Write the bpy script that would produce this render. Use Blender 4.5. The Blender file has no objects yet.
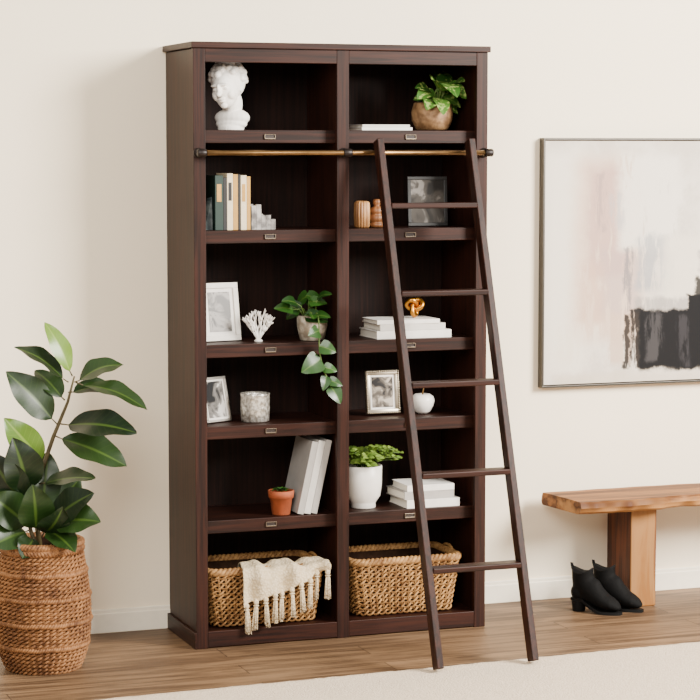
import bpy, bmesh, math, random
from mathutils import Vector, Matrix, Euler
random.seed(7)
PI=math.pi
scene=bpy.context.scene
COL=scene.collection

# ------------------------------------------------------------------ materials
def sr(r,g,b):
    def f(c):
        c/=255.0
        return c/12.92 if c<=.04045 else ((c+.055)/1.055)**2.4
    return (f(r),f(g),f(b),1)
def newmat(name):
    m=bpy.data.materials.new(name);m.use_nodes=True
    nt=m.node_tree;b=nt.nodes["Principled BSDF"]
    return m,nt,b
def N(nt,t,**k):
    n=nt.nodes.new(t)
    for a,v in k.items():
        if a in n.inputs.keys(): n.inputs[a].default_value=v
        else: setattr(n,a,v)
    return n
def mixc(nt,fac,a,b):
    n=nt.nodes.new("ShaderNodeMix");n.data_type='RGBA'
    for i,v in ((0,fac),(6,a),(7,b)):
        if isinstance(v,(float,int,tuple)): n.inputs[i].default_value=v
        else: nt.links.new(v,n.inputs[i])
    return n.outputs[2]
def math_(nt,op,a,b=None,c=None,clamp=False):
    n=nt.nodes.new("ShaderNodeMath");n.operation=op;n.use_clamp=clamp
    for i,v in enumerate((a,b,c)):
        if v is None: continue
        if isinstance(v,(float,int)): n.inputs[i].default_value=v
        else: nt.links.new(v,n.inputs[i])
    return n.outputs[0]
def mapr(nt,v,a,b,c=0.,d=1.):
    n=nt.nodes.new("ShaderNodeMapRange");n.interpolation_type='SMOOTHSTEP'
    nt.links.new(v,n.inputs[0])
    for i,x in zip((1,2,3,4),(a,b,c,d)): n.inputs[i].default_value=x
    return n.outputs[0]
def plain(name,col,rough=.5,metal=0.,var=.06,bump=.0,nscale=30.,col2=None,coat=0.,dist=.002,spec=.5):
    m,nt,b=newmat(name)
    tc=N(nt,"ShaderNodeTexCoord");no=N(nt,"ShaderNodeTexNoise",Scale=nscale,Detail=4.)
    nt.links.new(tc.outputs["Object"],no.inputs["Vector"])
    c2=col2 if col2 else tuple(c*(1-var*2) for c in col[:3])+(1,)
    f=mapr(nt,no.outputs["Fac"],.35,.65)
    nt.links.new(mixc(nt,f,col,c2),b.inputs["Base Color"])
    b.inputs["Roughness"].default_value=rough;b.inputs["Metallic"].default_value=metal
    b.inputs["Specular IOR Level"].default_value=spec
    if coat: b.inputs["Coat Weight"].default_value=coat
    if bump:
        bp=N(nt,"ShaderNodeBump",Strength=bump,Distance=dist);nt.links.new(no.outputs["Fac"],bp.inputs["Height"])
        nt.links.new(bp.outputs[0],b.inputs["Normal"])
    return m
def wood(name,c1,c2,axis='X',rough=.4,fine=45.,long=1.6,bump=.15,c3=None,spec=.5,lo=.38,hi=.64):
    m,nt,b=newmat(name)
    tc=N(nt,"ShaderNodeTexCoord");mp=N(nt,"ShaderNodeMapping")
    s=[fine]*3;s['XYZ'.index(axis)]=long
    mp.inputs["Scale"].default_value=s
    nt.links.new(tc.outputs["Object"],mp.inputs[0])
    no=N(nt,"ShaderNodeTexNoise",Scale=1.,Detail=6.,Roughness=.65,Distortion=.3);nt.links.new(mp.outputs[0],no.inputs["Vector"])
    mp2=N(nt,"ShaderNodeMapping");mp2.inputs["Scale"].default_value=[q*.22 for q in s]
    nt.links.new(tc.outputs["Object"],mp2.inputs[0])
    n2=N(nt,"ShaderNodeTexNoise",Scale=1.,Detail=3.,Distortion=.8);nt.links.new(mp2.outputs[0],n2.inputs["Vector"])
    f=math_(nt,'ADD',math_(nt,'MULTIPLY',no.outputs["Fac"],.80),math_(nt,'MULTIPLY',n2.outputs["Fac"],.20))
    f=mapr(nt,f,lo,hi)
    col=mixc(nt,f,c1,c2)
    if c3:
        col=mixc(nt,mapr(nt,n2.outputs["Fac"],.50,.6),col,c3)
    nt.links.new(col,b.inputs["Base Color"])
    b.inputs["Roughness"].default_value=rough
    b.inputs["Specular IOR Level"].default_value=spec
    bp=N(nt,"ShaderNodeBump",Strength=bump,Distance=.001);nt.links.new(no.outputs["Fac"],bp.inputs["Height"])
    nt.links.new(bp.outputs[0],b.inputs["Normal"])
    return m
def leafmat(name,c1,c2,vein,rough=.3,veinamt=.6,side=.25,blotch=None,spec=.5):
    m,nt,b=newmat(name)
    def at(n):
        a=N(nt,"ShaderNodeAttribute");a.attribute_name=n;return a.outputs["Fac"]
    r=at("lr");s=at("ls");t=at("lt")
    col=mixc(nt,r,c1,c2)
    if blotch:
        tc=N(nt,"ShaderNodeTexCoord");no=N(nt,"ShaderNodeTexNoise",Scale=70.,Detail=3.);nt.links.new(tc.outputs["Object"],no.inputs["Vector"])
        col=mixc(nt,math_(nt,'MULTIPLY',mapr(nt,no.outputs["Fac"],.54,.62),.75),col,blotch)
    ab=math_(nt,'ABSOLUTE',s)
    mid=mapr(nt,ab,.03,.13,1.,0.)
    w=math_(nt,'SINE',math_(nt,'MULTIPLY',math_(nt,'SUBTRACT',t,math_(nt,'MULTIPLY',ab,.16)),62.))
    sv=math_(nt,'MULTIPLY',mapr(nt,w,.85,1.),side)
    fac=math_(nt,'MAXIMUM',math_(nt,'MULTIPLY',mid,veinamt),sv)
    nt.links.new(mixc(nt,fac,col,vein),b.inputs["Base Color"])
    b.inputs["Roughness"].default_value=rough;b.inputs["Specular IOR Level"].default_value=spec
    return m

W1=sr(24,10,6);W2=sr(52,25,16)
WZ=wood("walnut_vertical",W1,W2,'Z',.48,85.,3.,.3,spec=.2,lo=.36,hi=.66)
WX=wood("walnut_horizontal",W1,W2,'X',.48,85.,3.,.3,spec=.2,lo=.36,hi=.66)
WY=wood("walnut_side",W1,W2,'Y',.48,85.,3.,spec=.2)
WB=wood("walnut_back_shaded",sr(20,10,7),sr(34,17,12),'Z',.6,100.,3.,.05,spec=.12)  # back panel wood darkened in colour to stand for shade inside the cubbies
BR=plain("aged_brass",sr(140,108,70),.38,1.,.1)
CHAMP=plain("champagne_silver",sr(176,164,144),.35,.95,.1)
BRONZE=plain("dark_bronze",sr(26,15,11),.45,.4,.1)
NICK=plain("brushed_nickel",sr(134,120,104),.4,1.)
GOLD=plain("gold",sr(200,138,52),.34,1.)
CARD=plain("label_card",sr(36,22,16),.6)
PAPER=plain("paper_pages",sr(234,226,210),.8,0,.04,.3,220.)
WHITEP=plain("white_plaster",sr(244,238,230),.65,0,.02)
WHITEC=plain("white_ceramic",sr(242,235,226),.35,0,.02)
SOIL=plain("soil",sr(40,27,20),.95,0,.3,.8,90.)
BLACK=plain("black_leather",sr(10,9,9),.8,0,.2,.35,90.,spec=.15)
SOLE=plain("black_sole",sr(8,7,7),.7,spec=.2)

# ------------------------------------------------------------------ helpers
def meta(o,label,cat,group=None):
    o["label"]=label;o["category"]=cat
    if group:o["group"]=group
def thing(name,label,cat,loc=(0,0,0),rot=(0,0,0),group=None):
    e=bpy.data.objects.new(name,None);e.empty_display_size=.05
    e.location=loc;e.rotation_euler=rot;COL.objects.link(e);meta(e,label,cat,group);return e
def mobj(name,bm,mat,parent=None,smooth=False,loc=(0,0,0),rot=(0,0,0),label=None):
    me=bpy.data.meshes.new(name)
    bmesh.ops.recalc_face_normals(bm,faces=bm.faces[:])
    if smooth:
        for f in bm.faces:f.smooth=True
    bm.to_mesh(me);bm.free()
    if mat: me.materials.append(mat)
    o=bpy.data.objects.new(name,me);COL.objects.link(o)
    o.location=loc;o.rotation_euler=rot
    if parent:o.parent=parent
    if label:o["label"]=label
    return o
def struct(name,bm,mat):
    o=mobj(name,bm,mat);o["kind"]="structure";return o
def box(bm,x0,x1,y0,y1,z0,z1,bev=.002,M=None,seg=2):
    t=bmesh.new()
    bmesh.ops.create_cube(t,size=1)
    for v in t.verts:
        v.co=Vector(((x0+x1)/2+v.co.x*(x1-x0),(y0+y1)/2+v.co.y*(y1-y0),(z0+z1)/2+v.co.z*(z1-z0)))
    if bev: bmesh.ops.bevel(t,geom=t.edges[:],offset=bev,segments=seg,affect='EDGES',profile=.5)
    if M: t.transform(M)
    me=bpy.data.meshes.new("tmp");t.to_mesh(me);t.free();bm.from_mesh(me);bpy.data.meshes.remove(me)
def B(*a,**k):
    bm=bmesh.new();box(bm,*a,**k);return bm
def lathe(bm,prof,seg=40,M=None,cap=True,wob=None):
    rings=[]
    for (r,z) in prof:
        ring=[]
        for i in range(seg):
            a=2*PI*i/seg;rr=r
            if wob: rr=r*(1+wob(a,z))
            v=Vector((rr*math.cos(a),rr*math.sin(a),z))
            if M: v=M@v
            ring.append(bm.verts.new(v))
        rings.append(ring)
    for a,b in zip(rings,rings[1:]):
        for i in range(seg):
            bm.faces.new((a[i],a[(i+1)%seg],b[(i+1)%seg],b[i]))
    if cap:
        bm.faces.new(rings[0]);bm.faces.new(rings[-1])
    return bm
def tube(bm,pts,rad,seg=8,closed=False):
    pts=[Vector(p) for p in pts];n=len(pts)
    if not hasattr(rad,'__len__'): rad=[rad]*n
    rings=[];up=None
    for i,p in enumerate(pts):
        if closed: d=(pts[(i+1)%n]-pts[i-1])
        else: d=pts[min(i+1,n-1)]-pts[max(i-1,0)]
        if d.length<1e-9:d=Vector((0,0,1))
        d.normalize()
        if up is None:
            up=Vector((0,0,1)) if abs(d.z)<.9 else Vector((1,0,0))
        s=d.cross(up)
        if s.length<1e-5: s=d.orthogonal()
        s.normalize();up=s.cross(d).normalized()
        rings.append([bm.verts.new(p+(s*math.cos(2*PI*k/seg)+up*math.sin(2*PI*k/seg))*rad[i]) for k in range(seg)])
    m=n if closed else n-1
    for i in range(m):
        a=rings[i];b=rings[(i+1)%n]
        for k in range(seg):
            bm.faces.new((a[k],a[(k+1)%seg],b[(k+1)%seg],b[k]))
    if not closed:
        bm.faces.new(rings[0]);bm.faces.new(rings[-1])
def ellipsoid(bm,c,r,M=None,u=20,v=12):
    mt=Matrix.Translation(c)@Matrix.Diagonal((r[0],r[1],r[2],1))
    if M:mt=M@mt
    bmesh.ops.create_uvsphere(bm,u_segments=u,v_segments=v,radius=1,matrix=mt)
def remeshed(bm,vox,smooth_it=3):
    me=bpy.data.meshes.new("tmp");bm.to_mesh(me);bm.free()
    o=bpy.data.objects.new("tmp",me);COL.objects.link(o)
    r=o.modifiers.new("r","REMESH");r.mode='VOXEL';r.voxel_size=vox
    s=o.modifiers.new("s","SMOOTH");s.iterations=smooth_it;s.factor=.5
    dg=bpy.context.evaluated_depsgraph_get();dg.update()
    m2=bpy.data.meshes.new_from_object(o.evaluated_get(dg))
    nb=bmesh.new();nb.from_mesh(m2)
    bpy.data.objects.remove(o);bpy.data.meshes.remove(me);bpy.data.meshes.remove(m2)
    return nb
def leaflayers(bm):
    L=bm.verts.layers.float
    return tuple(L.get(k) or L.new(k) for k in ("ls","lt","lr"))
def leaf(bm,p0,p1,width,up=(0,0,1),curl=.12,fold=.25,shape='oval',wave=.0,n=12):
    leaflayers(bm);L_=bm.verts.layers.float;ls,lt,lr=L_.get("ls"),L_.get("lt"),L_.get("lr")
    p0=Vector(p0);p1=Vector(p1);d=p1-p0;L=d.length;up=Vector(up)
    s=d.cross(up)
    if s.length<1e-6:s=d.orthogonal()
    s.normalize();nn=s.cross(d).normalized();r=random.random();ph=random.random()*6
    js=[-1,-.6,-.15,0,.15,.6,1];rows=[]
    for i in range(n+1):
        t=i/n
        if shape=='oval': w=math.sin(PI*t**.85)**.75
        elif shape=='heart': w=(math.sin(PI*min(1,t**.55)))**.6*(1-.15*t) if t>0 else 0
        elif shape=='obov': w=math.sin(PI*t**1.25)**.8
        else: w=math.sin(PI*t)
        w=max(w,.03)*width/2
        c=p0+d*t+nn*(curl*L*math.sin(PI*t))
        row=[]
        for j in js:
            off=nn*(fold*w*abs(j)**1.3+wave*width*math.sin(t*14+ph+j*2)*abs(j)**2)
            v=bm.verts.new(c+s*(w*j)+off);v[ls]=j;v[lt]=t;v[lr]=r;row.append(v)
        rows.append(row)
    for a,b in zip(rows,rows[1:]):
        for k in range(6): bm.faces.new((a[k],a[k+1],b[k+1],b[k]))
def rrect(hx,hy,rad,n):
    pts=[]
    for (sx,sy,a0) in ((1,1,0),(-1,1,PI/2),(-1,-1,PI),(1,-1,1.5*PI)):
        for k in range(13):
            a=a0+PI/2*k/12
            pts.append(Vector((sx*(hx-rad)+rad*math.cos(a),sy*(hy-rad)+rad*math.sin(a))))
    P=pts+[pts[0]];cum=[0]
    for a,b in zip(P,P[1:]):cum.append(cum[-1]+(b-a).length)
    out=[];j=0
    for i in range(n):
        s=cum[-1]*i/n
        while cum[j+1]<s:j+=1
        f=(s-cum[j])/max(1e-9,cum[j+1]-cum[j]);out.append(P[j].lerp(P[j+1],f))
    res=[]
    for i in range(n):
        t=(out[(i+1)%n]-out[i-1]).normalized();res.append((out[i],Vector((t.y,-t.x)),i/n))
    return res
def rope(bm,path,r,tw,strands=3,seg=7,ph=0.,flat=1.,thin=.72,out=.75,jit=0.):
    n=len(path);q=random.random()*6
    for k in range(strands):
        pts=[]
        for i in range(n):
            p=path[i];t=(path[(i+1)%n]-path[i-1]).normalized()
            s=t.cross(Vector((0,0,1))).normalized();a=2*PI*(tw*i/n+k/strands)+ph+jit*1.2*math.sin(2*PI*i/n*5+q)
            pts.append(p+s*(math.cos(a)*r*.75*flat)+Vector((0,0,1))*(math.sin(a)*r*out+jit*r*.35*math.sin(2*PI*i/n*9+q*2)))
        tube(bm,pts,r*thin*(1+jit*random.uniform(-.25,.25)),seg,closed=True)
def basket(e,plan,H,rows,r,tw,sc,matw,matin,stakes,wallt=.012,strk=2,thin=.6,out=.75,rim_r=.012,rim_tw=20,seg=6,rims=1,jit=0.,band=0):
    """twined basket: stacked rope rows around vertical stakes over a dark inner shell standing in for shade in the gaps"""
    bm=bmesh.new();n=len(plan)
    for k in range(rows):
        t=(k+.5)/rows;s=sc(t);big=band and k>0 and k%band==0
        pa_=[Vector((p.x*s+(nn.x*.003 if big else 0),p.y*s+(nn.y*.003 if big else 0),H*t)) for p,nn,_ in plan]
        rope(bm,pa_,r*(1.2 if big else 1),tw*(1.6 if big else 1)//1,3 if big else strk,seg,PI*k,1.,thin,out,jit if 0<k else 0)
    for k in range(stakes):
        p,nn,_=plan[int(k*n/stakes)]
        tube(bm,[((p*sc(t)).x-nn.x*.003,(p*sc(t)).y-nn.y*.003,max(.004,H*t)) for t in (0,.25,.5,.75,1)],r*.42,6)
    mobj("weave",bm,matw,e,True)
    bm=bmesh.new();rings=[]
    zs=(0.002,.12*H,.3*H,.5*H,.75*H,H)
    for off,z in [(.006,z_) for z_ in zs]+[(wallt+.004,z_) for z_ in (H,.75*H,.5*H,.3*H,.012)]:
        s=sc(z/H);rings.append([bm.verts.new(((p*s-nn*off).x,(p*s-nn*off).y,z)) for p,nn,_ in plan])
    for a,b in zip(rings,rings[1:]):
        for i in range(n): bm.faces.new((a[i],a[(i+1)%n],b[(i+1)%n],b[i]))
    bm.faces.new(rings[-1]);bm.faces.new(rings[0])
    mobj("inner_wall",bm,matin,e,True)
    s=sc(1);bm=bmesh.new()
    for q in range(rims):
        rope(bm,[Vector((p.x*s+nn.x*.004*(rims-1),p.y*s+nn.y*.004*(rims-1),H+rim_r*.5-q*rim_r*1.9)) for p,nn,_ in plan],rim_r,rim_tw*(1 if q%2==0 else -1),3)
    mobj("rim",bm,matw,e,True)
def book(L,W,T,loc,rot,cover,label,group=None,name="book",pages=PAPER,spine=None):
    e=thing(name,label,"book",loc,rot,group)
    c=.0025
    bm=bmesh.new()
    box(bm,0,L,0,W,0,c,.0008);box(bm,0,L,0,W,T-c,T,.0008);box(bm,0,L,-.002,c,0,T,.001)
    mobj("cover",bm,cover,e)
    if spine:
        bm=bmesh.new();box(bm,L*.52,L*.84,-.003,-.0015,T*.22,T*.78,0)
        mobj("spine_label",bm,spine,e)
    bm=bmesh.new();box(bm,.004,L-.004,c,W-.004,c,T-c,.001);mobj("pages",bm,pages,e)
    return e

# ------------------------------------------------------------------ room
m,nt,b=newmat("wall_paint")
tc=N(nt,"ShaderNodeTexCoord");no=N(nt,"ShaderNodeTexNoise",Scale=1.2,Detail=3.)
nt.links.new(tc.outputs["Object"],no.inputs["Vector"])
nt.links.new(mixc(nt,no.outputs["Fac"],sr(250,235,209),sr(247,231,204)),b.inputs["Base Color"])
n2=N(nt,"ShaderNodeTexNoise",Scale=180.,Detail=2.);nt.links.new(tc.outputs["Object"],n2.inputs["Vector"])
bp=N(nt,"ShaderNodeBump",Strength=.06,Distance=.001);nt.links.new(n2.outputs["Fac"],bp.inputs["Height"]);nt.links.new(bp.outputs[0],b.inputs["Normal"])
b.inputs["Roughness"].default_value=.85
WALL=m
struct("wall_back",B(-4,6,0,.12,0,3.2,0),WALL)
bm=bmesh.new();box(bm,-4,6,-.014,0,0,.075,.003);box(bm,-4,6,-.010,0,.07,.09,.004)
struct("baseboard_back",bm,plain("baseboard_paint",sr(246,234,213),.5,0,.02))
m,nt,b=newmat("oak_planks")
tc=N(nt,"ShaderNodeTexCoord")
br=N(nt,"ShaderNodeTexBrick");br.offset=.37;br.squash=1
br.inputs["Scale"].default_value=1.;br.inputs["Brick Width"].default_value=1.35;br.inputs["Row Height"].default_value=.135
br.inputs["Mortar Size"].default_value=.0018;br.inputs["Mortar Smooth"].default_value=.1
br.inputs["Color1"].default_value=(0,0,0,1);br.inputs["Color2"].default_value=(1,1,1,1);br.inputs["Mortar"].default_value=(.5,.5,.5,1)
nt.links.new(tc.outputs["Object"],br.inputs["Vector"])
mp=N(nt,"ShaderNodeMapping");mp.inputs["Scale"].default_value=(1.3,16,1);nt.links.new(tc.outputs["Object"],mp.inputs[0])
ad=N(nt,"ShaderNodeVectorMath",operation='ADD');nt.links.new(mp.outputs[0],ad.inputs[0])
sc=N(nt,"ShaderNodeVectorMath",operation='SCALE');nt.links.new(br.outputs["Color"],sc.inputs[0]);sc.inputs["Scale"].default_value=7.
nt.links.new(sc.outputs[0],ad.inputs[1])
gr=N(nt,"ShaderNodeTexNoise",Scale=1.6,Detail=8.,Roughness=.62,Distortion=.9);nt.links.new(ad.outputs[0],gr.inputs["Vector"])
c=mixc(nt,mapr(nt,gr.outputs["Fac"],.36,.64),sr(72,52,36),sr(130,102,74))
c=mixc(nt,math_(nt,'MULTIPLY',br.outputs["Color"],.35),c,sr(106,82,60))
c=mixc(nt,br.outputs["Fac"],c,sr(50,36,26))
nt.links.new(c,b.inputs["Base Color"]);b.inputs["Roughness"].default_value=.5;b.inputs["Specular IOR Level"].default_value=.25
bp=N(nt,"ShaderNodeBump",Strength=.1,Distance=.001);nt.links.new(gr.outputs["Fac"],bp.inputs["Height"]);nt.links.new(bp.outputs[0],b.inputs["Normal"])
struct("floor",B(-4,6,-9,0.0,-.05,0,0),m)

# rug
RUG=plain("cream_wool",sr(220,201,177),.95,0,.04,.9,160.,sr(206,186,161),0,.006)
bm=bmesh.new()
nx,ny=220,80
vs=[[None]*(ny+1) for _ in range(nx+1)]
for i in range(nx+1):
    for j in range(ny+1):
        x=-2.2+4.6*i/nx;y=-2.0*j/ny
        e=0 if (i in(0,nx) or j in(0,ny)) else .009+random.random()*.002
        vs[i][j]=bm.verts.new((x,y+(random.random()*.002),e))
for i in range(nx):
    for j in range(ny): bm.faces.new((vs[i][j],vs[i+1][j],vs[i+1][j+1],vs[i][j+1]))
o=mobj("area_rug",bm,RUG,None,True,(0,-.965,.001),(0,0,math.radians(2)))
meta(o,"cream low-pile wool rug lying on the wood floor","rug")

# ------------------------------------------------------------------ bookcase
bc=thing("bookcase","tall dark walnut bookcase with two columns of open shelves","bookcase",(0,-.197,0))
def bp_(name,bxs,mat,label=None,smooth=False,bev=.002):
    bm=bmesh.new()
    for q in bxs: box(bm,q[0],q[1],q[2]+.197,q[3]+.197,q[4],q[5],bev)
    return mobj(name,bm,mat,bc,smooth,label=label)
YB,YF=-.006,-.385
bp_("side_panel",[(-.566,-.541,-.375,YB,0,2.17)],WZ)
bp_("side_panel",[(.541,.566,-.375,YB,0,2.17)],WZ)
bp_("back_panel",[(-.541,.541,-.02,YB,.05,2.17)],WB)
bp_("divider",[(-.016,.010,-.375,-.02,.06,2.17)],WZ)
for x0,x1 in ((-.571,-.526),(-.028,.019),(.525,.570)):
    bp_("stile",[(x0,x1,-.393,-.372,0,2.172)],WZ)
bp_("top_panel",[(-.578,.578,-.402,YB,2.172,2.194)],WX)
for x0,x1 in ((-.526,-.028),(.019,.525)):
    bp_("top_rail",[(x0,x1,-.392,-.372,2.122,2.172)],WX)
    bp_("bottom_rail",[(x0,x1,-.392,-.372,0.004,.062)],WX)
bp_("base_moulding",[(-.577,-.566,-.393,YB,0,.06)],WY)
bp_("deck",[(-.541,.541,-.372,-.02,.04,.06)],WX)
SH=[1.882,1.520,1.106,.808,.462]
for z in SH:
    for x0,x1,cx in ((-.541,-.016,-.272),(.010,.541,.277)):
        bp_("shelf",[(x0,x1,-.35,-.02,z-.047,z)],WX)
        bm=bmesh.new();y=-.35+.197
        w,h=.021,.009;zc=z-.024
        for q in ((-w,w,h-.0022,h),(-w,w,-h,-h+.0045),(-w,-w+.0025,-h,h),(w-.0025,w,-h,h)):
            box(bm,cx+q[0],cx+q[1],y-.006,y,zc+q[2],zc+q[3],.0008)
        lh=mobj("label_holder",bm,NICK,bc,label="brushed metal label holder")
        bm=B(cx-w+.003,cx+w-.003,y-.002,y-.0005,zc-h+.0035,zc+h-.0025,0)
        mobj("label_card",bm,CARD,lh)
# rod + brackets
RY=-.44+.197
bm=bmesh.new();tube(bm,[(-.565,RY,1.80),(0,RY,1.80),(.565,RY,1.80)],.0095,20)
mobj("ladder_rod",bm,BR,bc,True,label="aged brass rod")
for x in (-.554,-.004,.554):
    bm=bmesh.new()
    tube(bm,[(x,-.393+.197,1.80),(x,RY-.002,1.80)],.010,16)
    tube(bm,[(x-.016,RY,1.80),(x-.013,RY,1.80),(x+.013,RY,1.80),(x+.016,RY,1.80)],[.0125,.0148,.0148,.0125],20)
    tube(bm,[(x,-.391+.197,1.80),(x,-.399+.197,1.80)],.018,20)
    mobj("rod_bracket",bm,BRONZE,bc,True,label="dark bronze rod bracket")

# ------------------------------------------------------------------ ladder
ld=thing("library_ladder","dark walnut ladder with five treads leaning on brass rod","ladder",(.286,-1.060,.016),(0,-.0015,0))
top=Vector((0,.587,1.83));L=top.length;ang=math.atan2(.587,1.83)
R0=Matrix.Rotation(-ang,4,'X')
for x in (-.18,.18):
    bm=bmesh.new();box(bm,x-.0125,x+.0125,-.024,.024,.006,L,.003,R0)
    mobj("side_rail",bm,WZ,ld)
    bm=bmesh.new()
    pts=[(x,.583,1.72),(x,.591,1.775)]
    for k in range(9):
        a=PI*(k/8);pts.append((x,.620-.018*math.cos(a),1.787+.018*math.sin(a)))
    pts.append((x,.638,1.770))
    tube(bm,pts,.0045,8)
    mobj("hook",bm,BRONZE,ld,True,label="dark metal hook over the rod")
for z in (1.609,1.297,.979,.668,.349):
    yy=.587*(z-.012)/1.83
    mobj("tread",B(-.168,.168,yy-.030,yy+.030,z-.026,z-.006,.004),WX,ld)

# ------------------------------------------------------------------ painting
m,nt,b=newmat("abstract_canvas")
tc=N(nt,"ShaderNodeTexCoord")
dn=N(nt,"ShaderNodeTexNoise",Scale=9.,Detail=7.,Roughness=.7);nt.links.new(tc.outputs["Object"],dn.inputs["Vector"])
vs_=N(nt,"ShaderNodeVectorMath",operation='MULTIPLY_ADD');nt.links.new(dn.outputs["Color"],vs_.inputs[0])
vs_.inputs[1].default_value=(.08,.0,.08);vs_.inputs[2].default_value=(-.04,0,-.04)
va=N(nt,"ShaderNodeVectorMath",operation='ADD');nt.links.new(tc.outputs["Object"],va.inputs[0]);nt.links.new(vs_.outputs[0],va.inputs[1])
sx=N(nt,"ShaderNodeSeparateXYZ");nt.links.new(va.outputs[0],sx.inputs[0]);X=sx.outputs[0];Z=sx.outputs[2]
sn=N(nt,"ShaderNodeTexNoise",Scale=1.,Detail=7.,Roughness=.7)
smp=N(nt,"ShaderNodeMapping");smp.inputs["Scale"].default_value=(26,1,4);nt.links.new(tc.outputs["Object"],smp.inputs[0]);nt.links.new(smp.outputs[0],sn.inputs["Vector"])
def msk(x0,x1,z0,z1,soft=.02,op=1.,br=0.):
    a=mapr(nt,X,x0-soft,x0+soft);c_=mapr(nt,X,x1-soft,x1+soft,1.,0.)
    d=mapr(nt,Z,z0-soft,z0+soft);e=mapr(nt,Z,z1-soft,z1+soft,1.,0.)
    r=math_(nt,'MULTIPLY',math_(nt,'MULTIPLY',a,c_),math_(nt,'MULTIPLY',d,e))
    if br: r=math_(nt,'MULTIPLY',r,mapr(nt,sn.outputs["Fac"],br-.05,br+.05))
    return math_(nt,'MULTIPLY',r,op)
c=mixc(nt,mapr(nt,dn.outputs["Fac"],.35,.65),sr(216,205,192),sr(200,188,175))
def lay(col,*a,**k):
    global c
    c=mixc(nt,msk(*a,**k),c,col)
lay(sr(224,213,198),.02,.20,.05,.95,soft=.04)
lay(sr(208,180,158),.14,.44,.18,.92,soft=.05,op=.85)
lay(sr(184,150,138),.20,.38,.44,.88,soft=.03,op=.80,br=.40)
lay(sr(176,152,146),.25,.44,.28,.55,soft=.025,op=.6,br=.45)
lay(sr(198,164,142),.17,.28,.25,.50,soft=.03,op=.7,br=.46)
lay(sr(228,219,205),.34,.62,.55,.93,soft=.03,op=.9,br=.40)
lay(sr(140,122,120),.235,.285,.62,.86,soft=.01,op=.5,br=.50)
lay(sr(112,108,110),.36,.40,.30,.56,soft=.008,op=.75,br=.48)
lay(sr(150,150,152),.42,.60,.38,.60,soft=.02,op=.75,br=.46)
lay(sr(170,168,168),.30,.36,.62,.78,soft=.015,op=.6,br=.5)
lay(sr(224,212,194),.54,1.3,.35,.60,soft=.03,op=.8)
lay(sr(196,168,146),.28,.44,.08,.30,soft=.02,op=.8,br=.45)
lay(sr(220,206,188),.08,.28,.10,.25,soft=.02,op=.7,br=.5)
lay(sr(140,134,130),.42,.66,.29,.35,soft=.012,op=.7,br=.44)
lay(sr(20,18,19),.37,.395,.06,.29,soft=.005,op=.95,br=.40)
lay(sr(18,16,17),.400,.46,.07,.31,soft=.006,op=.97,br=.42)
lay(sr(14,13,15),.435,.95,.055,.300,soft=.010,op=1.)
lay(sr(64,61,62),.47,.54,.09,.29,soft=.012,op=.7,br=.48)
lay(sr(58,55,58),.60,.67,.07,.27,soft=.012,op=.5,br=.50)
lay(sr(14,13,15),.655,.80,.28,.365,soft=.006,op=1.)
lay(sr(14,13,15),.69,.78,.34,.43,soft=.008,op=.95)
lay(sr(140,134,130),.70,.73,.45,.54,soft=.01,op=.6)
lay(sr(200,184,164),.05,.9,.00,.05,soft=.02,op=.6)
nt.links.new(c,b.inputs["Base Color"]);b.inputs["Roughness"].default_value=.75;b.inputs["Specular IOR Level"].default_value=.2
CANV=m
pa=thing("abstract_painting","large abstract canvas in blush grey and black, thin dark metal frame","painting",(.965,-.02,.863))
PW,PH=1.25,.995
mobj("canvas",B(.012,PW-.012,-.012,.016,.012,PH-.012,0),CANV,pa)
bm=bmesh.new()
for q in ((0,PW,0,.008),(0,PW,PH-.008,PH),(0,.008,.008,PH-.008),(PW-.008,PW,.008,PH-.008)):
    box(bm,q[0],q[1],-.022,.018,q[2],q[3],.001)
mobj("frame",bm,plain("pewter_frame",sr(80,76,71),.35,.85),pa)

# ------------------------------------------------------------------ bench
bn=thing("bench","live-edge natural wood slab bench with thick slab leg","bench",(1.6,-.21,0))
BT=wood("bench_top_wood",sr(78,42,18),sr(150,98,52),'X',.55,24.,1.3,.2,sr(178,128,76),spec=.15,lo=.42,hi=.6)
bm=bmesh.new();nx=160;rowsv=[]
def edgef(x): return -.362+.016*math.sin(x*5.1)+.009*math.sin(x*13+1)+.004*math.sin(x*41)+.002*math.sin(x*83)
def edgeb(x): return -.062+.010*math.sin(x*4+2)+.003*math.sin(x*33)
for i in range(nx+1):
    x=.955+1.3*i/nx;f=edgef(x)+.21;bk=edgeb(x)+.21;xo=x-1.6
    ring=[]
    sh=.030*(1-i/nx)**18;ww=.006*math.sin(x*27)+.003*math.sin(x*61)
    for (o_,z) in ((.024+ww,.400),(.008+ww,.409),(.0,.426),(.005+ww*.4,.442),(.012,.4495)):ring.append(bm.verts.new((xo+sh,f+o_,z)))
    for t in (.25,.5,.75): ring.append(bm.verts.new((xo+sh*(1-t)+.004*math.sin(t*9)*(i==0),f*(1-t)+bk*t,.450)))
    for (o_,z) in ((-.012,.449),(-.004,.435),(0,.412),(-.012,.400)):ring.append(bm.verts.new((xo,bk+o_,z)))
    rowsv.append(ring)
for a,c2 in zip(rowsv,rowsv[1:]):
    k=len(a)
    for q in range(k): bm.faces.new((a[q],a[(q+1)%k],c2[(q+1)%k],c2[q]))
bm.faces.new(rowsv[0]);bm.faces.new(rowsv[-1])
mobj("seat",bm,BT,bn)
m,nt,b=newmat("bench_leg_wood")
tc=N(nt,"ShaderNodeTexCoord");mp=N(nt,"ShaderNodeMapping");mp.inputs["Scale"].default_value=(14,22,1.5);nt.links.new(tc.outputs["Object"],mp.inputs[0])
no=N(nt,"ShaderNodeTexNoise",Scale=1.4,Detail=6.,Distortion=.6);nt.links.new(mp.outputs[0],no.inputs["Vector"])
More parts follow.
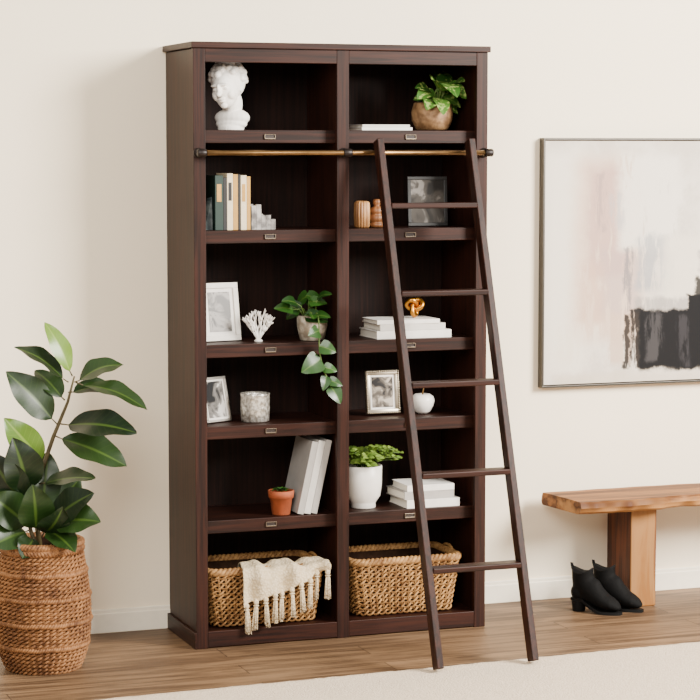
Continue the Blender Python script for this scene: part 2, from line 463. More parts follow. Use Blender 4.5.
sx=N(nt,"ShaderNodeSeparateXYZ");nt.links.new(tc.outputs["Object"],sx.inputs[0])
sap=mixc(nt,mapr(nt,no.outputs["Fac"],.40,.6),sr(140,92,46),sr(192,144,88))
hrt=mixc(nt,mapr(nt,no.outputs["Fac"],.40,.6),sr(46,18,8),sr(92,46,22))
yy=math_(nt,'ADD',sx.outputs[1],math_(nt,'MULTIPLY',no.outputs["Fac"],.02))
nt.links.new(mixc(nt,mapr(nt,yy,-.058,-.050),sap,hrt),b.inputs["Base Color"]);b.inputs["Roughness"].default_value=.5;b.inputs["Specular IOR Level"].default_value=.2
LEGM=m
for x in (-.352,.50):
    bm=B(x,x+.115,-.065,.145,0,.3995,.006);mobj("leg",bm,LEGM,bn)

# ------------------------------------------------------------------ boots
def boot(loc,rz):
    e=thing("ankle_boot","black leather ankle boot with block heel beside the bench","shoe",loc,(0,0,rz),"pair of black ankle boots")
    S=.82
    lift=lambda x:.042*max(0,min(1,(.11-x)/.10))**1.3
    secs=[(.000,.140,0,.054,.036),(.000,.118,0,.053,.035),(.002,.098,4,.055,.034),(.010,.078,20,.061,.034),(.042,.064,42,.056,.036),(.082,.048,62,.044,.038),(.122,.036,77,.033,.040),(.156,.029,86,.026,.037),(.180,.023,90,.019,.027),(.196,.018,90,.007,.012)]
    bm=bmesh.new();rings=[]
    for si,(x,z,a,hd,hw) in enumerate(secs):
        a=math.radians(a);t=Vector((math.cos(a),0,math.sin(a)))
        zz=z+lift(x)*.6+.01
        ring=[]
        for q in [2*PI*k/28 for k in range(28)]:
            v=Vector((x,0,zz))+t*(hd*math.cos(q))+Vector((0,1,0))*(hw*math.sin(q))
            if si==0: v.z-=.020*abs(math.sin(q))**2
            v.x*=S
            ring.append(bm.verts.new(v))
        rings.append(ring)
    for a_,b_ in zip(rings,rings[1:]):
        for k in range(28): bm.faces.new((a_[k],a_[(k+1)%28],b_[(k+1)%28],b_[k]))
    bm.faces.new(rings[0]);bm.faces.new(rings[-1])
    ellipsoid(bm,(-.014,0,.075),(.034,.032,.036));ellipsoid(bm,(.017,0,.066),(.042,.031,.030))
    bm=remeshed(bm,.004,4)
    mobj("upper",bm,BLACK,e,True)
    bm=bmesh.new();vt=[]
    for k in range(33):
        t=k/32;x=-.056+.258*t
        w=.038*math.sin(PI*min(1,(t*.92+.06)))**.40*(.84+.22*math.sin(PI*t*1.2-.8)) if t<1 else .011
        z=lift(x)
        vt.append([bm.verts.new((x*S,s*w,z+h)) for s,h in ((-1,0.0),(1,0.0),(1,.011),(-1,.011))])
    for a_,b_ in zip(vt,vt[1:]):
        for k in range(4): bm.faces.new((a_[k],a_[(k+1)%4],b_[(k+1)%4],b_[k]))
    bm.faces.new(vt[0]);bm.faces.new(vt[-1])
    mobj("sole",bm,SOLE,e)
    bm=bmesh.new();lathe(bm,[(.025,0),(.026,.01),(.030,.043)],24,Matrix.Translation((-.015,0,0)))
    mobj("heel",bm,SOLE,e)
    bm=bmesh.new()
    tube(bm,[((.054*math.cos(q))*S,.035*math.sin(q),.1745-.020*abs(math.sin(q))**2) for q in [2*PI*k/28 for k in range(28)]],.003,6,closed=True)
    mobj("collar",bm,SOLE,e,True)
    bm=bmesh.new();tube(bm,[(-.043,0,.164),(-.048,0,.176),(-.050,0,.189),(-.045,0,.188),(-.041,0,.174)],.0035,8)
    mobj("pull_tab",bm,SOLE,e,True)
boot((1.045,-.262,0),math.radians(-50))
boot((1.150,-.240,0),math.radians(-50))

# ------------------------------------------------------------------ big plant + basket
def wick(name,c1,c2,scale=55.):
    m,nt,b=newmat(name)
    tc=N(nt,"ShaderNodeTexCoord");no=N(nt,"ShaderNodeTexNoise",Scale=scale,Detail=5.,Roughness=.7);nt.links.new(tc.outputs["Object"],no.inputs["Vector"])
    n2=N(nt,"ShaderNodeTexNoise",Scale=9.,Detail=2.);nt.links.new(tc.outputs["Object"],n2.inputs["Vector"])
    f=math_(nt,'ADD',math_(nt,'MULTIPLY',no.outputs["Fac"],.6),math_(nt,'MULTIPLY',n2.outputs["Fac"],.4))
    nt.links.new(mixc(nt,mapr(nt,f,.38,.62),c1,c2),b.inputs["Base Color"]);b.inputs["Roughness"].default_value=.65
    b.inputs["Specular IOR Level"].default_value=.3
    bp=N(nt,"ShaderNodeBump",Strength=.5,Distance=.002);nt.links.new(no.outputs["Fac"],bp.inputs["Height"]);nt.links.new(bp.outputs[0],b.inputs["Normal"])
    return m
WK1=wick("rattan_weave",sr(86,52,28),sr(150,103,62),70.)
WK2=wick("hyacinth_weave",sr(104,68,36),sr(176,132,80),60.)
LIN=plain("basket_gap_shade",sr(44,27,16),.85,0,.2,.3,60.,spec=.1)  # dark inner shell colour, stands in for shade seen through the weave gaps
bk=thing("wicker_basket","round tan woven wicker basket standing on the floor","basket",(-1.152,-.47,0))
plan=[(Vector((math.cos(2*PI*i/220),math.sin(2*PI*i/220)))*.150,Vector((math.cos(2*PI*i/220),math.sin(2*PI*i/220))),i/220) for i in range(220)]
def bsc(t):
    T=[(0,.80),(.06,.89),(.15,.98),(.3,1.055),(.42,1.075),(.55,1.065),(.7,1.02),(.85,.95),(1.,.88)]
    for (a,va_),(b_,vb) in zip(T,T[1:]):
        if t<=b_: return va_+(vb-va_)*(t-a)/(b_-a)
    return .88
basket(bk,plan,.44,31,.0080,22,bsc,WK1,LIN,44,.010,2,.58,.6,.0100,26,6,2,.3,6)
pl=thing("rubber_plant","tall rubber plant with big glossy dark green leaves in wicker basket","plant",(-1.15,-.47,.025))
bm=bmesh.new();lathe(bm,[(.080,0),(.100,.30),(.104,.36),(.098,.36),(.094,.34),(.0005,.34)],32);mobj("pot",bm,plain("nursery_pot",sr(40,36,34),.6),pl,True)
bm=bmesh.new();lathe(bm,[(.093,.3405),(.08,.352),(.04,.356),(.001,.357)],24);mobj("soil",bm,SOIL,pl,True)
K=.00348
RV=Vector((math.cos(math.radians(20)),-math.sin(math.radians(20)),0));DV=Vector((math.sin(math.radians(20)),math.cos(math.radians(20)),0))
def PP(a,bv,d=0.):
    return RV*(a*K)+DV*d+Vector((0,0,.425+bv*K))
STM=plain("green_stem",sr(78,66,34),.6,0,.2)
bm=bmesh.new()
tube(bm,[PP(0,-25),PP(-6,20),PP(-4,60,.01),PP(12,105,.01),PP(27,140,0),PP(34,166,0)],[.010,.009,.008,.007,.005,.003],10)
mobj("stem",bm,STM,pl,True)
bm=bmesh.new()
tube(bm,[PP(3,-25,-.03),PP(-10,10,-.03),PP(-18,50,-.03),PP(-20,62,-.03)],[.008,.007,.005,.003],10)
mobj("stem",bm,STM,pl,True)
bm=bmesh.new()
tube(bm,[PP(6,-25,-.02),PP(14,5,-.04),PP(10,30,-.05)],[.007,.005,.003],10)
mobj("stem",bm,STM,pl,True)
LG=leafmat("rubber_leaf",sr(8,25,6),sr(30,52,14),sr(76,100,36),.4,.5,.08,None,.4)
LG2=leafmat("young_leaf",sr(74,108,26),sr(98,128,38),sr(138,160,70),.35,.5,.15)
leaves=[
 ((32,166,0),(5,220,.0),.075,(.2,-1,.3),1),
 ((28,160,0),(-24,196,-.04),.100,(0,-.5,1),0),
 ((34,160,0),(82,176,.05),.095,(0,-.6,1),0),
 ((36,160,-.01),(108,134,-.06),.105,(.1,-.5,1),0),
 ((28,150,-.01),(76,152,.08),.085,(0,-.6,1),0),
 ((24,142,0),(-8,170,.06),.090,(0,-.8,.8),0),
 ((16,118,0),(-32,172,-.05),.125,(-.3,-.9,.8),0),
 ((20,118,0),(98,112,-.08),.130,(.1,-.9,.8),0),
 ((14,106,0),(86,76,-.02),.130,(.3,-1,.7),0),
 ((4,76,0),(-34,126,-.06),.110,(-.4,-1,.5),1),
 ((-12,46,-.03),(-24,108,-.10),.145,(0,-1,.2),0),
 ((-2,58,0),(56,66,-.06),.100,(0,-.6,1),0),
 ((-12,32,-.03),(-50,94,-.10),.140,(-.4,-1,.2),0),
 ((8,20,-.03),(56,54,-.12),.125,(.3,-1,.8),0),
 ((10,20,-.05),(62,24,-.10),.135,(.1,-1,.8),0),
 ((-12,16,-.03),(-46,52,-.13),.135,(0,-1,.4),0),
 ((-12,12,-.03),(-44,2,-.15),.120,(-.2,-1,.5),0),
 ((6,14,-.04),(38,-4,-.15),.105,(.2,-1,.5),0),
 ((-2,24,0),(4,88,.06),.11,(0,-1,.3),0),
 ((0,18,0),(36,60,.08),.12,(0,-1,.6),0),
 ((-4,10,-.05),(-4,62,-.12),.130,(0,-1,.1),0),
 ((2,8,-.05),(26,40,-.13),.120,(.2,-1,.2),0),
 ((-6,6,-.05),(-14,-10,-.155),.095,(-.1,-1,.3),0),
 ((-8,18,0),(-54,26,.0),.11,(0,-1,.6),0),
]
bmD=bmesh.new();bmL=bmesh.new()
for (p,q,w,up,young) in leaves:
    P0=PP(*p);P1=PP(*q);d=P1-P0
    a=P0+d*.10
    st=bmesh.new();tube(st,[P0,a],[.003,.002],6);mobj("leaf_stalk",st,STM,pl,True)
    leaf(bmL if young else bmD,a,P1,w,up,random.uniform(.05,.15),random.uniform(.15,.3),'oval',.035,16)
mobj("foliage",bmD,LG,pl,True);mobj("young_foliage",bmL,LG2,pl,True,label="lighter yellow-green young leaves")

# ------------------------------------------------------------------ shelf things
zA,zB,zC,zD,zE,zF=1.8825,1.5205,1.1065,.8085,.4625,.0605
# bust
bm=bmesh.new()
Hd=Matrix.Translation((0,0,.11))@Matrix.Rotation(math.radians(-7),4,'Y')@Matrix.Rotation(math.radians(14),4,'X')@Matrix.Scale(1.14,4)@Matrix.Translation((0,0,-.11))
EL=[((0,.012,.170),(.054,.066,.062)),((0,-.028,.148),(.040,.044,.056)),((0,-.036,.118),(.029,.032,.026)),((0,-.063,.106),(.012,.011,.010)),
((0,-.076,.160),(.0065,.010,.018)),((0,-.084,.147),(.009,.012,.009)),((0,-.068,.173),(.030,.010,.006)),((.017,-.064,.160),(.009,.006,.005)),((-.017,-.064,.160),(.009,.006,.005)),
((0,-.073,.129),(.013,.008,.004)),((0,-.071,.121),(.011,.008,.004)),((.024,-.045,.138),(.015,.02,.02)),((-.024,-.045,.138),(.015,.02,.02)),
((.043,0,.145),(.006,.012,.016)),((-.043,0,.145),(.006,.012,.016))]
for c_,r_ in EL: ellipsoid(bm,c_,r_,Hd)
for c_,r_ in (((0,.012,.095),(.038,.041,.055)),((0,.012,.045),(.068,.044,.034)),((0,.005,.022),(.060,.042,.022))): ellipsoid(bm,c_,r_)
for k in range(170):
    th_=random.uniform(0,2*PI);cz=random.uniform(-.30,1)
    rr=math.sqrt(max(0,1-cz*cz));x=rr*math.sin(th_);y=rr*math.cos(th_)
    if y<-.30 and cz<.50: continue
    if y<.1 and cz<-.0: continue
    ellipsoid(bm,(x*.055,.012+y*.066,.170+cz*.062),(random.uniform(.008,.012),)*3,Hd,10,6)
lathe(bm,[(.048,0),(.048,.012),(.040,.018)],28)
bm=remeshed(bm,.0024,2)
o=mobj("bust_statue",bm,WHITEP,None,True,(-.385,-.24,zA),(0,0,math.radians(-40)))
meta(o,"white plaster classical head bust with curly hair on top shelf","statue")

def coverm(n,c): return plain(n,c,.55,0,.04)
CW=coverm("white_cover",sr(236,230,222));CG=coverm("grey_cover",sr(168,162,156));CC=coverm("cream_cover",sr(224,206,172));CL=coverm("pale_grey_cover",sr(206,200,192))
CK=coverm("black_cover",sr(22,20,20));CT=coverm("green_cover",sr(18,44,36));CM=coverm("mustard_cover",sr(186,140,62))
book(.20,.15,.011,(.088,-.34,zA),(0,0,0),CW,"thin white book lying flat on top shelf","books lying on the top shelf")
book(.19,.14,.010,(.092,-.335,zA+.0113),(0,0,.03),CL,"thin grey-white book lying flat on another book","books lying on the top shelf")

def pothos(base,n,spread,h,size,seed,shape='heart',droop=.3,up0=.2,xmax=9,bias=0.,asp=.8):
    rnd=random.Random(seed)
    bm=bmesh.new();st=bmesh.new()
    for k in range(n):
        a=2*PI*k/n*2.4+rnd.uniform(-.3,.3);r=spread*rnd.uniform(.35,1);z=h*rnd.uniform(up0,1)
        ca=math.cos(a)
        tip=Vector((base[0]+ca*r+bias*rnd.random(),base[1]+math.sin(a)*r*.7-.01,base[2]+z))
        b0=Vector(base)+Vector((ca*.02,math.sin(a)*.02,0))
        d=Vector((ca+bias*6*rnd.random(),math.sin(a)*.7-.25,rnd.uniform(-droop,.35))).normalized()
        l=size*rnd.uniform(.8,1.15)
        over=(tip+d*l).x-(xmax-size*.25)
        if over>0: tip.x-=over
        mid=(b0+tip)/2+Vector((0,0,h*.2))
        tube(st,[b0,mid,tip],[.002,.0017,.0012],6)
        leaf(bm,tip,tip+d*l,l*asp,(rnd.uniform(-.3,.3),-.9,.8),.10,.16,shape,.01,10)
    return bm,st
LP=leafmat("pothos_leaf",sr(20,50,15),sr(46,86,27),sr(112,138,60),.35,.35,.06)
LV=leafmat("variegated_leaf",sr(32,70,22),sr(66,104,36),sr(130,154,74),.35,.35,.06,sr(150,164,88))
LF=leafmat("fern_leaf",sr(78,110,34),sr(124,148,58),sr(154,174,90),.5,.4,.1)
PSTEM=plain("pothos_stem",sr(88,112,48),.5)
e=thing("potted_plant","leafy variegated pothos in hammered tan metal pot on top shelf","plant",(.412,-.23,zA))
bm=bmesh.new()
lathe(bm,[(.042,0),(.062,.006),(.077,.038),(.079,.070),(.070,.102),(.066,.106),(.062,.102),(.066,.084),(.0005,.082)],40)
mobj("pot",bm,plain("hammered_tan",sr(112,80,50),.6,.15,.15,.6,45.,sr(154,118,80),0,.004),e,True)
bm=bmesh.new();lathe(bm,[(.065,.083),(.03,.090),(.001,.091)],24);mobj("soil",bm,SOIL,e,True)
bm,st=pothos((.012,0,.091),24,.072,.095,.090,3,'heart',.9,.0,.125,.050,.80)
mobj("stem",st,PSTEM,e,True);mobj("foliage",bm,LV,e,True)

# row 2 left
AG=plain("teal_agate",sr(22,40,44),.25,0,.3,.3,24.,sr(100,110,108))
bm=bmesh.new()
for p in [(0,y,0) for y in(-.05,.05)]+[(-.03,y,0) for y in(-.045,.045)]+[(0,-.04,.12),(0,.03,.10),(-.014,-.03,.115),(-.028,-.03,.05),(-.012,.03,.09)]: bm.verts.new(p)
bmesh.ops.convex_hull(bm,input=bm.verts[:])
o=mobj("agate_bookend",bm,AG,None,False,(-.474,-.25,zB));meta(o,"dark teal agate stone bookend beside upright books","bookend")
x=-.471
gb="books standing on the second shelf"
for (t,h,cv,sp,lb) in ((.030,.198,CT,CM,"dark green book with mustard spine label standing upright"),(.014,.190,CK,None,"thin black book standing upright"),(.022,.205,CC,CK,"cream book with dark spine label standing upright"),
   (.018,.202,CM,None,"golden yellow book standing upright between others"),(.010,.202,CK,None,"thin black book standing upright"),(.022,.198,CC,CM,"cream book with mustard spine label standing upright"),(.014,.194,CM,None,"narrow mustard book standing upright")):
    x+=t+.0006
    book(h,.135,t,(x,-.32,zB),(0,-PI/2,0),cv,lb,gb,spine=sp)
MB=plain("grey_marble",sr(182,176,170),.3,.2,.2,0,30.,sr(104,100,98))
bm=bmesh.new();rnd=random.Random(4);q_=.0185
for i in range(5):
    for j in range(6):
        hh=max(.018,(.100-.0175*i)+rnd.uniform(-.020,.012))
        box(bm,i*q_,(i+1)*q_-.0004,-.055+j*q_,-.055+(j+1)*q_-.0004,0,hh,.001)
o=mobj("marble_bookend",bm,MB,None,False,(x+.003,-.27,zB));meta(o,"silver-grey stepped crystal-like stone bookend beside upright books","bookend")

# row 2 right: wooden vases
VW=wood("light_wood",sr(134,88,48),sr(182,134,84),'Z',.5,60.,6.,.1)
VW2=wood("turned_wood",sr(110,64,32),sr(160,106,62),'Z',.5,60.,6.,.1)
def rib(n,a): return lambda th,z:a*abs(math.cos(th*n/2))
bm=bmesh.new();lathe(bm,[(.022,0),(.026,.006),(.027,.05),(.026,.092),(.021,.098),(.015,.100),(.014,.092),(.0005,.09)],96,None,True,rib(16,.14))
o=mobj("wooden_vase",bm,VW,None,True,(.122,-.25,zB));meta(o,"small ribbed tan wooden cylinder vase","vase","wooden bud vases")
bm=bmesh.new();lathe(bm,[(.020,0),(.026,.003),(.028,.010),(.026,.017),(.021,.020),(.026,.024),(.029,.034),(.027,.046),(.020,.050),(.024,.054),(.026,.062),(.023,.072),(.014,.078),(.011,.082),(.015,.090),(.016,.098),(.012,.106),(.009,.106),(.008,.098),(.0005,.096)],64)
o=mobj("wooden_vase",bm,VW2,None,True,(.184,-.245,zB));meta(o,"small turned brown wooden bottle vase with stacked rings","vase","wooden bud vases")

def photomat(name,c1,c2,c3,scale=18.,seed=0.):
    m,nt,b=newmat(name)
    tc=N(nt,"ShaderNodeTexCoord");mp=N(nt,"ShaderNodeMapping");mp.inputs["Location"].default_value=(seed,seed,seed);nt.links.new(tc.outputs["Object"],mp.inputs[0])
    no=N(nt,"ShaderNodeTexNoise",Scale=scale,Detail=5.,Distortion=1.);nt.links.new(mp.outputs[0],no.inputs["Vector"])
    c=mixc(nt,mapr(nt,no.outputs["Fac"],.4,.55),c1,c2)
    c=mixc(nt,mapr(nt,no.outputs["Fac"],.56,.64),c,c3)
    nt.links.new(c,b.inputs["Base Color"]);b.inputs["Roughness"].default_value=.3;b.inputs["Specular IOR Level"].default_value=.25
    return m
def frame(loc,rz,tilt,w,h,fw,matw,fm,pm,label,beads=False,easel=True,t=.014,name="picture_frame"):
    e=thing(name,label,"picture frame",loc,(0,0,rz))
    T=Matrix.Rotation(-tilt,4,'X')
    bm=bmesh.new()
    for q in ((-w/2,w/2,0,fw),(-w/2,w/2,h-fw,h),(-w/2,-w/2+fw,fw,h-fw),(w/2-fw,w/2,fw,h-fw)):
        box(bm,q[0],q[1],-t/2,t/2,q[2],q[3],.0015,T)
    if beads:
        n=int(w/.009)
        for i in range(n+1):
            for z in (.004,h-.004): ellipsoid(bm,T@Vector((-w/2+.004+(w-.008)*i/n,-t/2,z)),(.0045,)*3,u=8,v=6)
        n=int(h/.009)
        for i in range(n+1):
            for x in (-w/2+.004,w/2-.004): ellipsoid(bm,T@Vector((x,-t/2,.004+(h-.008)*i/n)),(.0045,)*3,u=8,v=6)
    mobj("frame",bm,fm,e,beads)
    if matw: mobj("mat_board",B(-w/2+fw,w/2-fw,-.001,.002,fw,h-fw,0,M=T),CW,e)
    a=fw+matw
    mobj("photo",B(-w/2+a,w/2-a,-.0025,-.0012,a,h-a,0,M=T),pm,e)
    mobj("backing",B(-w/2+.004,w/2-.004,.003,.0065,.004,h-.004,0,M=T),SOLE,e)
    if easel:
        p0=T@Vector((0,.007,h*.6));p1=Vector((0,p0.y+h*.32,.001))
        bm=bmesh.new();tube(bm,[p0,p1],.003,6);mobj("easel_leg",bm,SOLE,e)
    return e
WF=plain("white_frame",sr(232,225,214),.5,0,.05);SF=plain("silver_frame",sr(190,184,176),.3,.9,.1);BF=plain("black_frame",sr(22,20,20),.4)
frame((-.418,-.22,zC+.002),math.radians(10),.16,.158,.215,.020,.014,WF,photomat("grey_photo",sr(84,80,76),sr(150,144,138),sr(54,50,48),14.,2.),"white wood picture frame with grey photo beside white coral")
frame((-.437,-.24,zD+.002),math.radians(26),.22,.122,.168,.009,.008,SF,photomat("mono_photo",sr(30,30,32),sr(120,116,112),sr(205,200,194),16.,5.),"thin silver picture frame with black and white photo")
frame((.212,-.24,zD+.006),math.radians(0),.12,.135,.165,.017,.008,CHAMP,photomat("sepia_photo",sr(176,164,150),sr(90,82,74),sr(34,32,32),24.,9.),"beaded champagne-silver picture frame with matted photo",True)
frame((.400,-.22,zB+.002),math.radians(-4),.08,.158,.188,.013,.0,BF,photomat("dark_photo",sr(34,31,29),sr(70,65,60),sr(130,124,118),9.,12.),"black framed dark glass photo standing behind the ladder")

# coral
bm=bmesh.new();rnd=random.Random(12)
def br_(p,d,l,r,dep):
    q=p+d*l
    tube(bm,[p,(p+q)/2+Vector((rnd.uniform(-1,1),rnd.uniform(-1,1),0))*l*.08,q],[r,r*.9,r*.75],7)
    ellipsoid(bm,q,(r*.8,)*3,u=7,v=5)
    if dep==0:return
    for k in range(rnd.choice((2,3,3))):
        nd=(d+Vector((rnd.uniform(-.95,.95),rnd.uniform(-.5,.5),rnd.uniform(-.15,.5)))).normalized()
        br_(q,nd,l*rnd.uniform(.62,.85),r*.80,dep-1)
for a in (-.9,-.5,-.1,.3,.7,.95):
    br_(Vector((0,0,.006)),Vector((a,rnd.uniform(-.3,.3),1)).normalized(),.040,.0062,3)
lathe(bm,[(.02,0),(.022,.004),(.012,.01)],16)
o=mobj("coral_ornament",bm,WHITEC,None,True,(-.292,-.27,zC));meta(o,"white branching coral ornament beside a white picture frame","ornament")
o.scale=(.74,.6,1.0)

# trailing plant
e=thing("potted_plant","trailing pothos in silver-grey glazed pot hanging over shelf edge","plant",(-.088,-.285,zC))
bm=bmesh.new();lathe(bm,[(.040,0),(.046,.004),(.056,.05),(.058,.092),(.055,.094),(.052,.090),(.052,.078),(.0005,.076)],36)
mobj("pot",bm,plain("mottled_silver",sr(206,194,174),.4,.25,.2,.2,40.,sr(142,128,110)),e,True)
bm=bmesh.new();lathe(bm,[(.0515,.077),(.02,.084),(.001,.085)],20);mobj("soil",bm,SOIL,e,True)
bm,st=pothos((-.012,-.015,.085),14,.066,.085,.080,8,'heart',.5,.0,.062,-.03,.75)
mobj("stem",st,PSTEM,e,True)
trail=[Vector(q) for q in ((.0,-.03,.09),(-.004,-.065,.105),(-.008,-.100,.07),(-.010,-.108,.0),(-.006,-.110,-.05),(.004,-.110,-.09),(.02,-.110,-.13),(.036,-.108,-.165))]
sm_=[]
for i in range(len(trail)-1):
    a0=trail[max(i-1,0)];a1=trail[i];a2=trail[i+1];a3=trail[min(i+2,len(trail)-1)]
    for k in range(5):
        t=k/5;sm_.append(.5*((2*a1)+(a2-a0)*t+(2*a0-5*a1+4*a2-a3)*t*t+(3*a1-a0-3*a2+a3)*t**3))
st=bmesh.new();tube(st,sm_,.0026,8);mobj("vine",st,PSTEM,e,True)
for (i,q,w) in ((12,(-.060,-.128,.030),.056),(16,(.048,-.130,-.035),.060),(21,(-.086,-.130,-.105),.086),(25,(.052,-.130,-.105),.044),(29,(-.002,-.128,-.175),.044),(31,(.074,-.128,-.160),.040),(34,(.066,-.128,-.226),.062)):
    p=sm_[i];leaf(bm,p,Vector(q),w,(0,-1,.3),.08,.15,'heart',.01,10)
mobj("foliage",bm,LP,e,True)

# row 3 right books
g3="books stacked on the third shelf"
book(.300,.19,.030,(.150,-.335,zC),(0,0,0),CW,"thick white book at bottom of stack",g3)
book(.265,.18,.024,(.165,-.33,zC+.0303),(0,0,.02),CL,"off-white book in the middle of stack",g3)
book(.250,.17,.016,(.155,-.325,zC+.0546),(0,0,-.02),CW,"white book on top of stack under gold ornament",g3)
bm=bmesh.new();pts=[]
for k in range(90):
    a=2*PI*k/90
    x=(math.sin(a)+2*math.sin(2*a))*.0105;z=(math.cos(a)-2*math.cos(2*a))*.0115;y=-math.sin(3*a)*.011
    pts.append((x,y,z+.0435))
tube(bm,pts,.0092,10,closed=True)
o=mobj("knot_ornament",bm,GOLD,None,True,(.335,-.25,zC+.0708));meta(o,"brushed gold knot ornament on a stack of books","ornament")

# row 4
e=thing("candle_jar","mottled mercury glass candle jar on shelf","candle",(-.300,-.25,zD))
bm=bmesh.new();lathe(bm,[(.046,0),(.052,.004),(.0545,.05),(.054,.098),(.056,.105),(.053,.106),(.050,.098),(.050,.082),(.0005,.080)],48)
mobj("jar",bm,plain("mercury_glass",sr(236,230,220),.28,.55,.3,.9,85.,sr(156,148,136),0,.003),e,True)
bm=bmesh.new();lathe(bm,[(.049,.0805),(.048,.086),(.001,.087)],32);mobj("wax",bm,WHITEP,e,True)
bm=bmesh.new();tube(bm,[(0,0,.086),(0,0,.096)],.0012,6);mobj("wick",bm,SOLE,e)
e=thing("apple_ornament","white ceramic apple ornament with small brass stem","ornament",(.372,-.24,zD))
bm=bmesh.new();lathe(bm,[(.004,.004),(.016,.0),(.030,.010),(.041,.030),(.046,.050),(.042,.066),(.028,.076),(.014,.074),(.006,.064),(.0005,.062)],40);mobj("fruit",bm,WHITEC,e,True)
bm=bmesh.new();tube(bm,[(0,0,.060),(.001,0,.080),(.005,0,.098),(.012,0,.112)],[.0045,.0035,.0035,.005],8);mobj("stem",bm,BR,e,True)

# row 5 left
e=thing("potted_succulent","small succulent in terracotta clay pot beside leaning books","plant",(-.2145,-.295,zE))
TER=plain("terracotta",sr(162,78,40),.75,0,.12,.2,30.)
bm=bmesh.new();lathe(bm,[(.032,0),(.034,.002),(.042,.062),(.047,.063),(.049,.090),(.045,.091),(.042,.082),(.0005,.080)],36);mobj("pot",bm,TER,e,True)
bm=bmesh.new()
for k in range(26):
    a=k*2.4;r=.010+.0011*k;z=.082+.012*(1-k/26)
    leaf(bm,(math.cos(a)*.004,math.sin(a)*.004,.080),(math.cos(a)*(r+.006),math.sin(a)*(r+.006),z+.008),.018,(0,0,1),.2,.3,'oval',0,6)
mobj("foliage",bm,LP,e,True)
x=-.088;be=math.radians(12.5)
g5="books leaning on the fifth shelf"
for k,(t,h,cv) in enumerate(((.024,.278,CG),(.026,.276,CL),(.024,.274,CG))):
    book(h,.19,t,(x,-.335,zE+.0005),(0,-PI/2+be,0),cv,("grey book leaning against the divider","pale grey book leaning between two others","grey book leaning beside terracotta pot")[k],g5)
    x-=t/math.cos(be)+.0008
# row 5 right
e=thing("potted_plant","light green ferny plant in white footed ceramic pot","plant",(.128,-.25,zE))
bm=bmesh.new();lathe(bm,[(.044,0),(.047,.003),(.046,.018),(.050,.026),(.064,.046),(.070,.09),(.071,.160),(.068,.162),(.065,.156),(.065,.142),(.0005,.14)],44)
mobj("pot",bm,WHITEC,e,True)
bm=bmesh.new();lathe(bm,[(.064,.141),(.02,.147),(.001,.148)],20);mobj("soil",bm,SOIL,e,True)
bm=bmesh.new();st=bmesh.new();rnd=random.Random(5)
for k in range(46):
    a=rnd.uniform(0,2*PI);r=rnd.uniform(.04,.145);hh=rnd.uniform(.03,.10)
    if math.cos(a)<-.2:r*=.55
    p0=Vector((math.cos(a)*.02,math.sin(a)*.02,.146));p2=Vector((math.cos(a)*r,math.sin(a)*r*.7,.146+hh*.75));p1=Vector((math.cos(a)*r*.5,math.sin(a)*r*.35,.150+hh))
    pp=[p0.lerp(p1,t).lerp(p1.lerp(p2,t),t) for t in [i/6 for i in range(7)]]
    tube(st,pp,.0014,5)
    for i in range(2,7):
        for s in (-1,1):
            d=(pp[i]-pp[i-1]).normalized();sd=d.cross(Vector((0,0,1))).normalized()*s
            leaf(bm,pp[i],pp[i]+(d*.6+sd+Vector((0,0,.2))).normalized()*.026,.020,(0,-.6,1),.1,.2,'oval',0,5)
mobj("stem",st,PSTEM,e,True);mobj("foliage",bm,LF,e,True)
g6="books stacked on the fifth shelf"
book(.215,.19,.032,(.270,-.34,zE),(0,0,0),CW,"thick white book at bottom of stack",g6)
book(.205,.18,.030,(.262,-.335,zE+.0323),(0,0,.03),CG,"grey book in the middle of stack",g6)
book(.190,.17,.024,(.275,-.33,zE+.0626),(0,0,-.02),CW,"white book on top of stack behind the ladder",g6)

# row 6 baskets
def sbasket(cx,hx,label):
    e=thing("storage_basket",label,"basket",(cx,-.215,zF+.004),(0,0,0),"woven baskets on the bottom shelf")
    plan=rrect(hx,.138,.04,340)
    sc=lambda t:.87+.13*t
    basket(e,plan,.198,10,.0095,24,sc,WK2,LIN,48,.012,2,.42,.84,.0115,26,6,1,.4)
    for s in (-1,1):
        bm=bmesh.new();pts=[]
        for k in range(13):
            a=PI*k/12;pts.append((s*(hx+.004),-.05*math.cos(a),.206+.022*math.sin(a)))
        tube(bm,pts,.006,8);mobj("handle",bm,WK2,e,True)
    return e
sbasket(-.288,.222,"rectangular woven hyacinth basket holding a tasselled throw")
sbasket(.268,.218,"rectangular woven hyacinth basket, empty, on the bottom shelf")

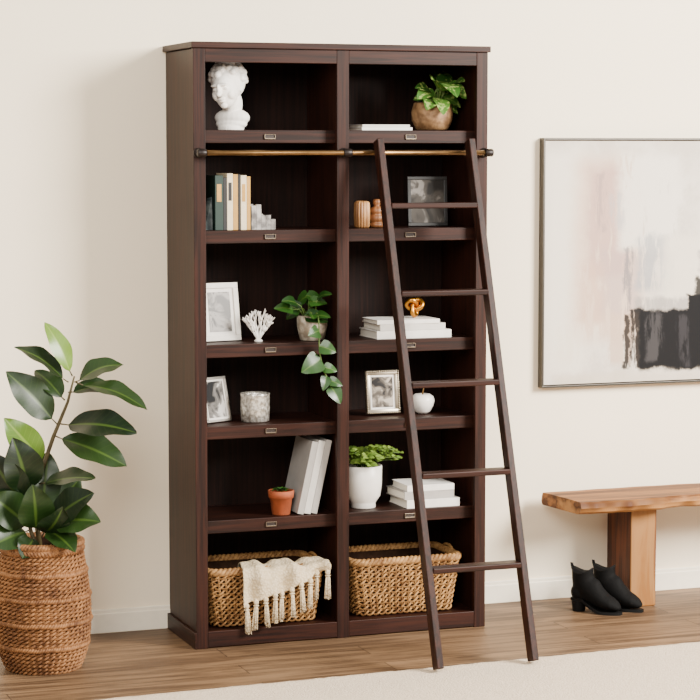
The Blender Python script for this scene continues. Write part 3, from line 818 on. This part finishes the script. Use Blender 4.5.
# throw
m,nt,b=newmat("cream_knit")
tc=N(nt,"ShaderNodeTexCoord");wv=N(nt,"ShaderNodeTexVoronoi",Scale=110.);nt.links.new(tc.outputs["Object"],wv.inputs["Vector"])
nt.links.new(mixc(nt,mapr(nt,wv.outputs["Distance"],.1,.8),sr(232,213,180),sr(212,190,152)),b.inputs["Base Color"]);b.inputs["Roughness"].default_value=.95
bp=N(nt,"ShaderNodeBump",Strength=.8,Distance=.004);nt.links.new(wv.outputs["Distance"],bp.inputs["Height"]);bp.invert=True;nt.links.new(bp.outputs[0],b.inputs["Normal"])
KN=m
th=thing("throw_blanket","cream knitted throw with tassels draped over basket rim","blanket",(-.25,-.36,.28))
def tp(u,v):
    gat=1-.20*(1-min(1,v/.5))
    x=.014+(-.158+.328*u)*gat
    fold=.013*math.sin(u*16-v*3.6+.6)+.006*math.sin(u*31+1+v*2)
    zb=-.135+.118*u+.007*math.sin(u*9)+.004*math.sin(u*23)
    if v<.45:
        t=v/.45;y=.17*(1-t)-.008
        z=-.078+.084*math.sin(PI*.5*min(1,t*1.25))+.010*math.sin(PI*t)
        z+=fold*.6+.002
    else:
        t=(v-.45)/.55;y=-.010-.034*math.sin(PI*.5*min(1,t*2.4));z=.010*(1-t)+zb*t
        if t<.25:z+=.005*math.sin(PI*t/.25)
        z+=fold*.6*(1-t)
        y-=.012+fold*.95*min(1,t*3)
    return Vector((x,y,z))
bm=bmesh.new();nu,nv=80,50
g=[[bm.verts.new(tp(i/nu,j/nv)) for j in range(nv+1)] for i in range(nu+1)]
for i in range(nu):
    for j in range(nv): bm.faces.new((g[i][j],g[i+1][j],g[i+1][j+1],g[i][j+1]))
o=mobj("cloth",bm,KN,th,True)
sm=o.modifiers.new("s","SOLIDIFY");sm.thickness=.005
for k in range(10):
    u=.03+.94*k/9;p=tp(u,1)
    bm=bmesh.new();rnd=random.Random(k)
    ellipsoid(bm,p+Vector((0,-.002,-.004)),(.010,.009,.011),u=10,v=8)
    Ln=min(.105,p.z+.28-.000)
    sw=rnd.uniform(-.008,.008)
    for q in range(24):
        a=rnd.uniform(0,2*PI);r=rnd.uniform(0,.009)
        tube(bm,[p+Vector((0,-.002,-.008)),p+Vector((math.cos(a)*r*.8+sw*.3,-.003+math.sin(a)*r*.7,-.028)),p+Vector((math.cos(a)*r*1.3+sw+rnd.uniform(-.002,.002),-.004+math.sin(a)*r,-Ln*rnd.uniform(.9,1.03)))],.0025,5)
    tube(bm,[p+Vector((math.cos(t)*.008,-.002+math.sin(t)*.008,-.017)) for t in [2*PI*i/10 for i in range(10)]],.0029,5,closed=True)
    mobj("tassel",bm,KN,th,True)

# ------------------------------------------------------------------ lights, world, camera
def area(name,loc,tgt,size,power,col):
    l=bpy.data.lights.new(name,'AREA');l.shape='SQUARE';l.size=size;l.energy=power;l.color=col
    o=bpy.data.objects.new(name,l);o.location=loc;o.rotation_euler=(Vector(tgt)-Vector(loc)).to_track_quat('-Z','Y').to_euler();COL.objects.link(o)
area("window_light",(4.0,-4.7,3.5),(0.5,0,1.2),2.2,1400,(1,.955,.88))
area("soft_fill",(-3.0,-6.2,3.8),(0.2,0,1.0),2.6,400,(1,.96,.89))
w=bpy.data.worlds.new("world");w.use_nodes=True;bg=w.node_tree.nodes["Background"]
bg.inputs[0].default_value=(1,.94,.86,1);bg.inputs[1].default_value=.80;scene.world=w
cd=bpy.data.cameras.new("camera");cd.lens=2200/700*36;cd.sensor_width=36;cd.clip_end=60
co=bpy.data.objects.new("camera",cd);co.location=(-2.739,-7.98,1.81)
co.rotation_euler=(PI/2-math.atan(200/2200),0,math.radians(-20));COL.objects.link(co);scene.camera=co
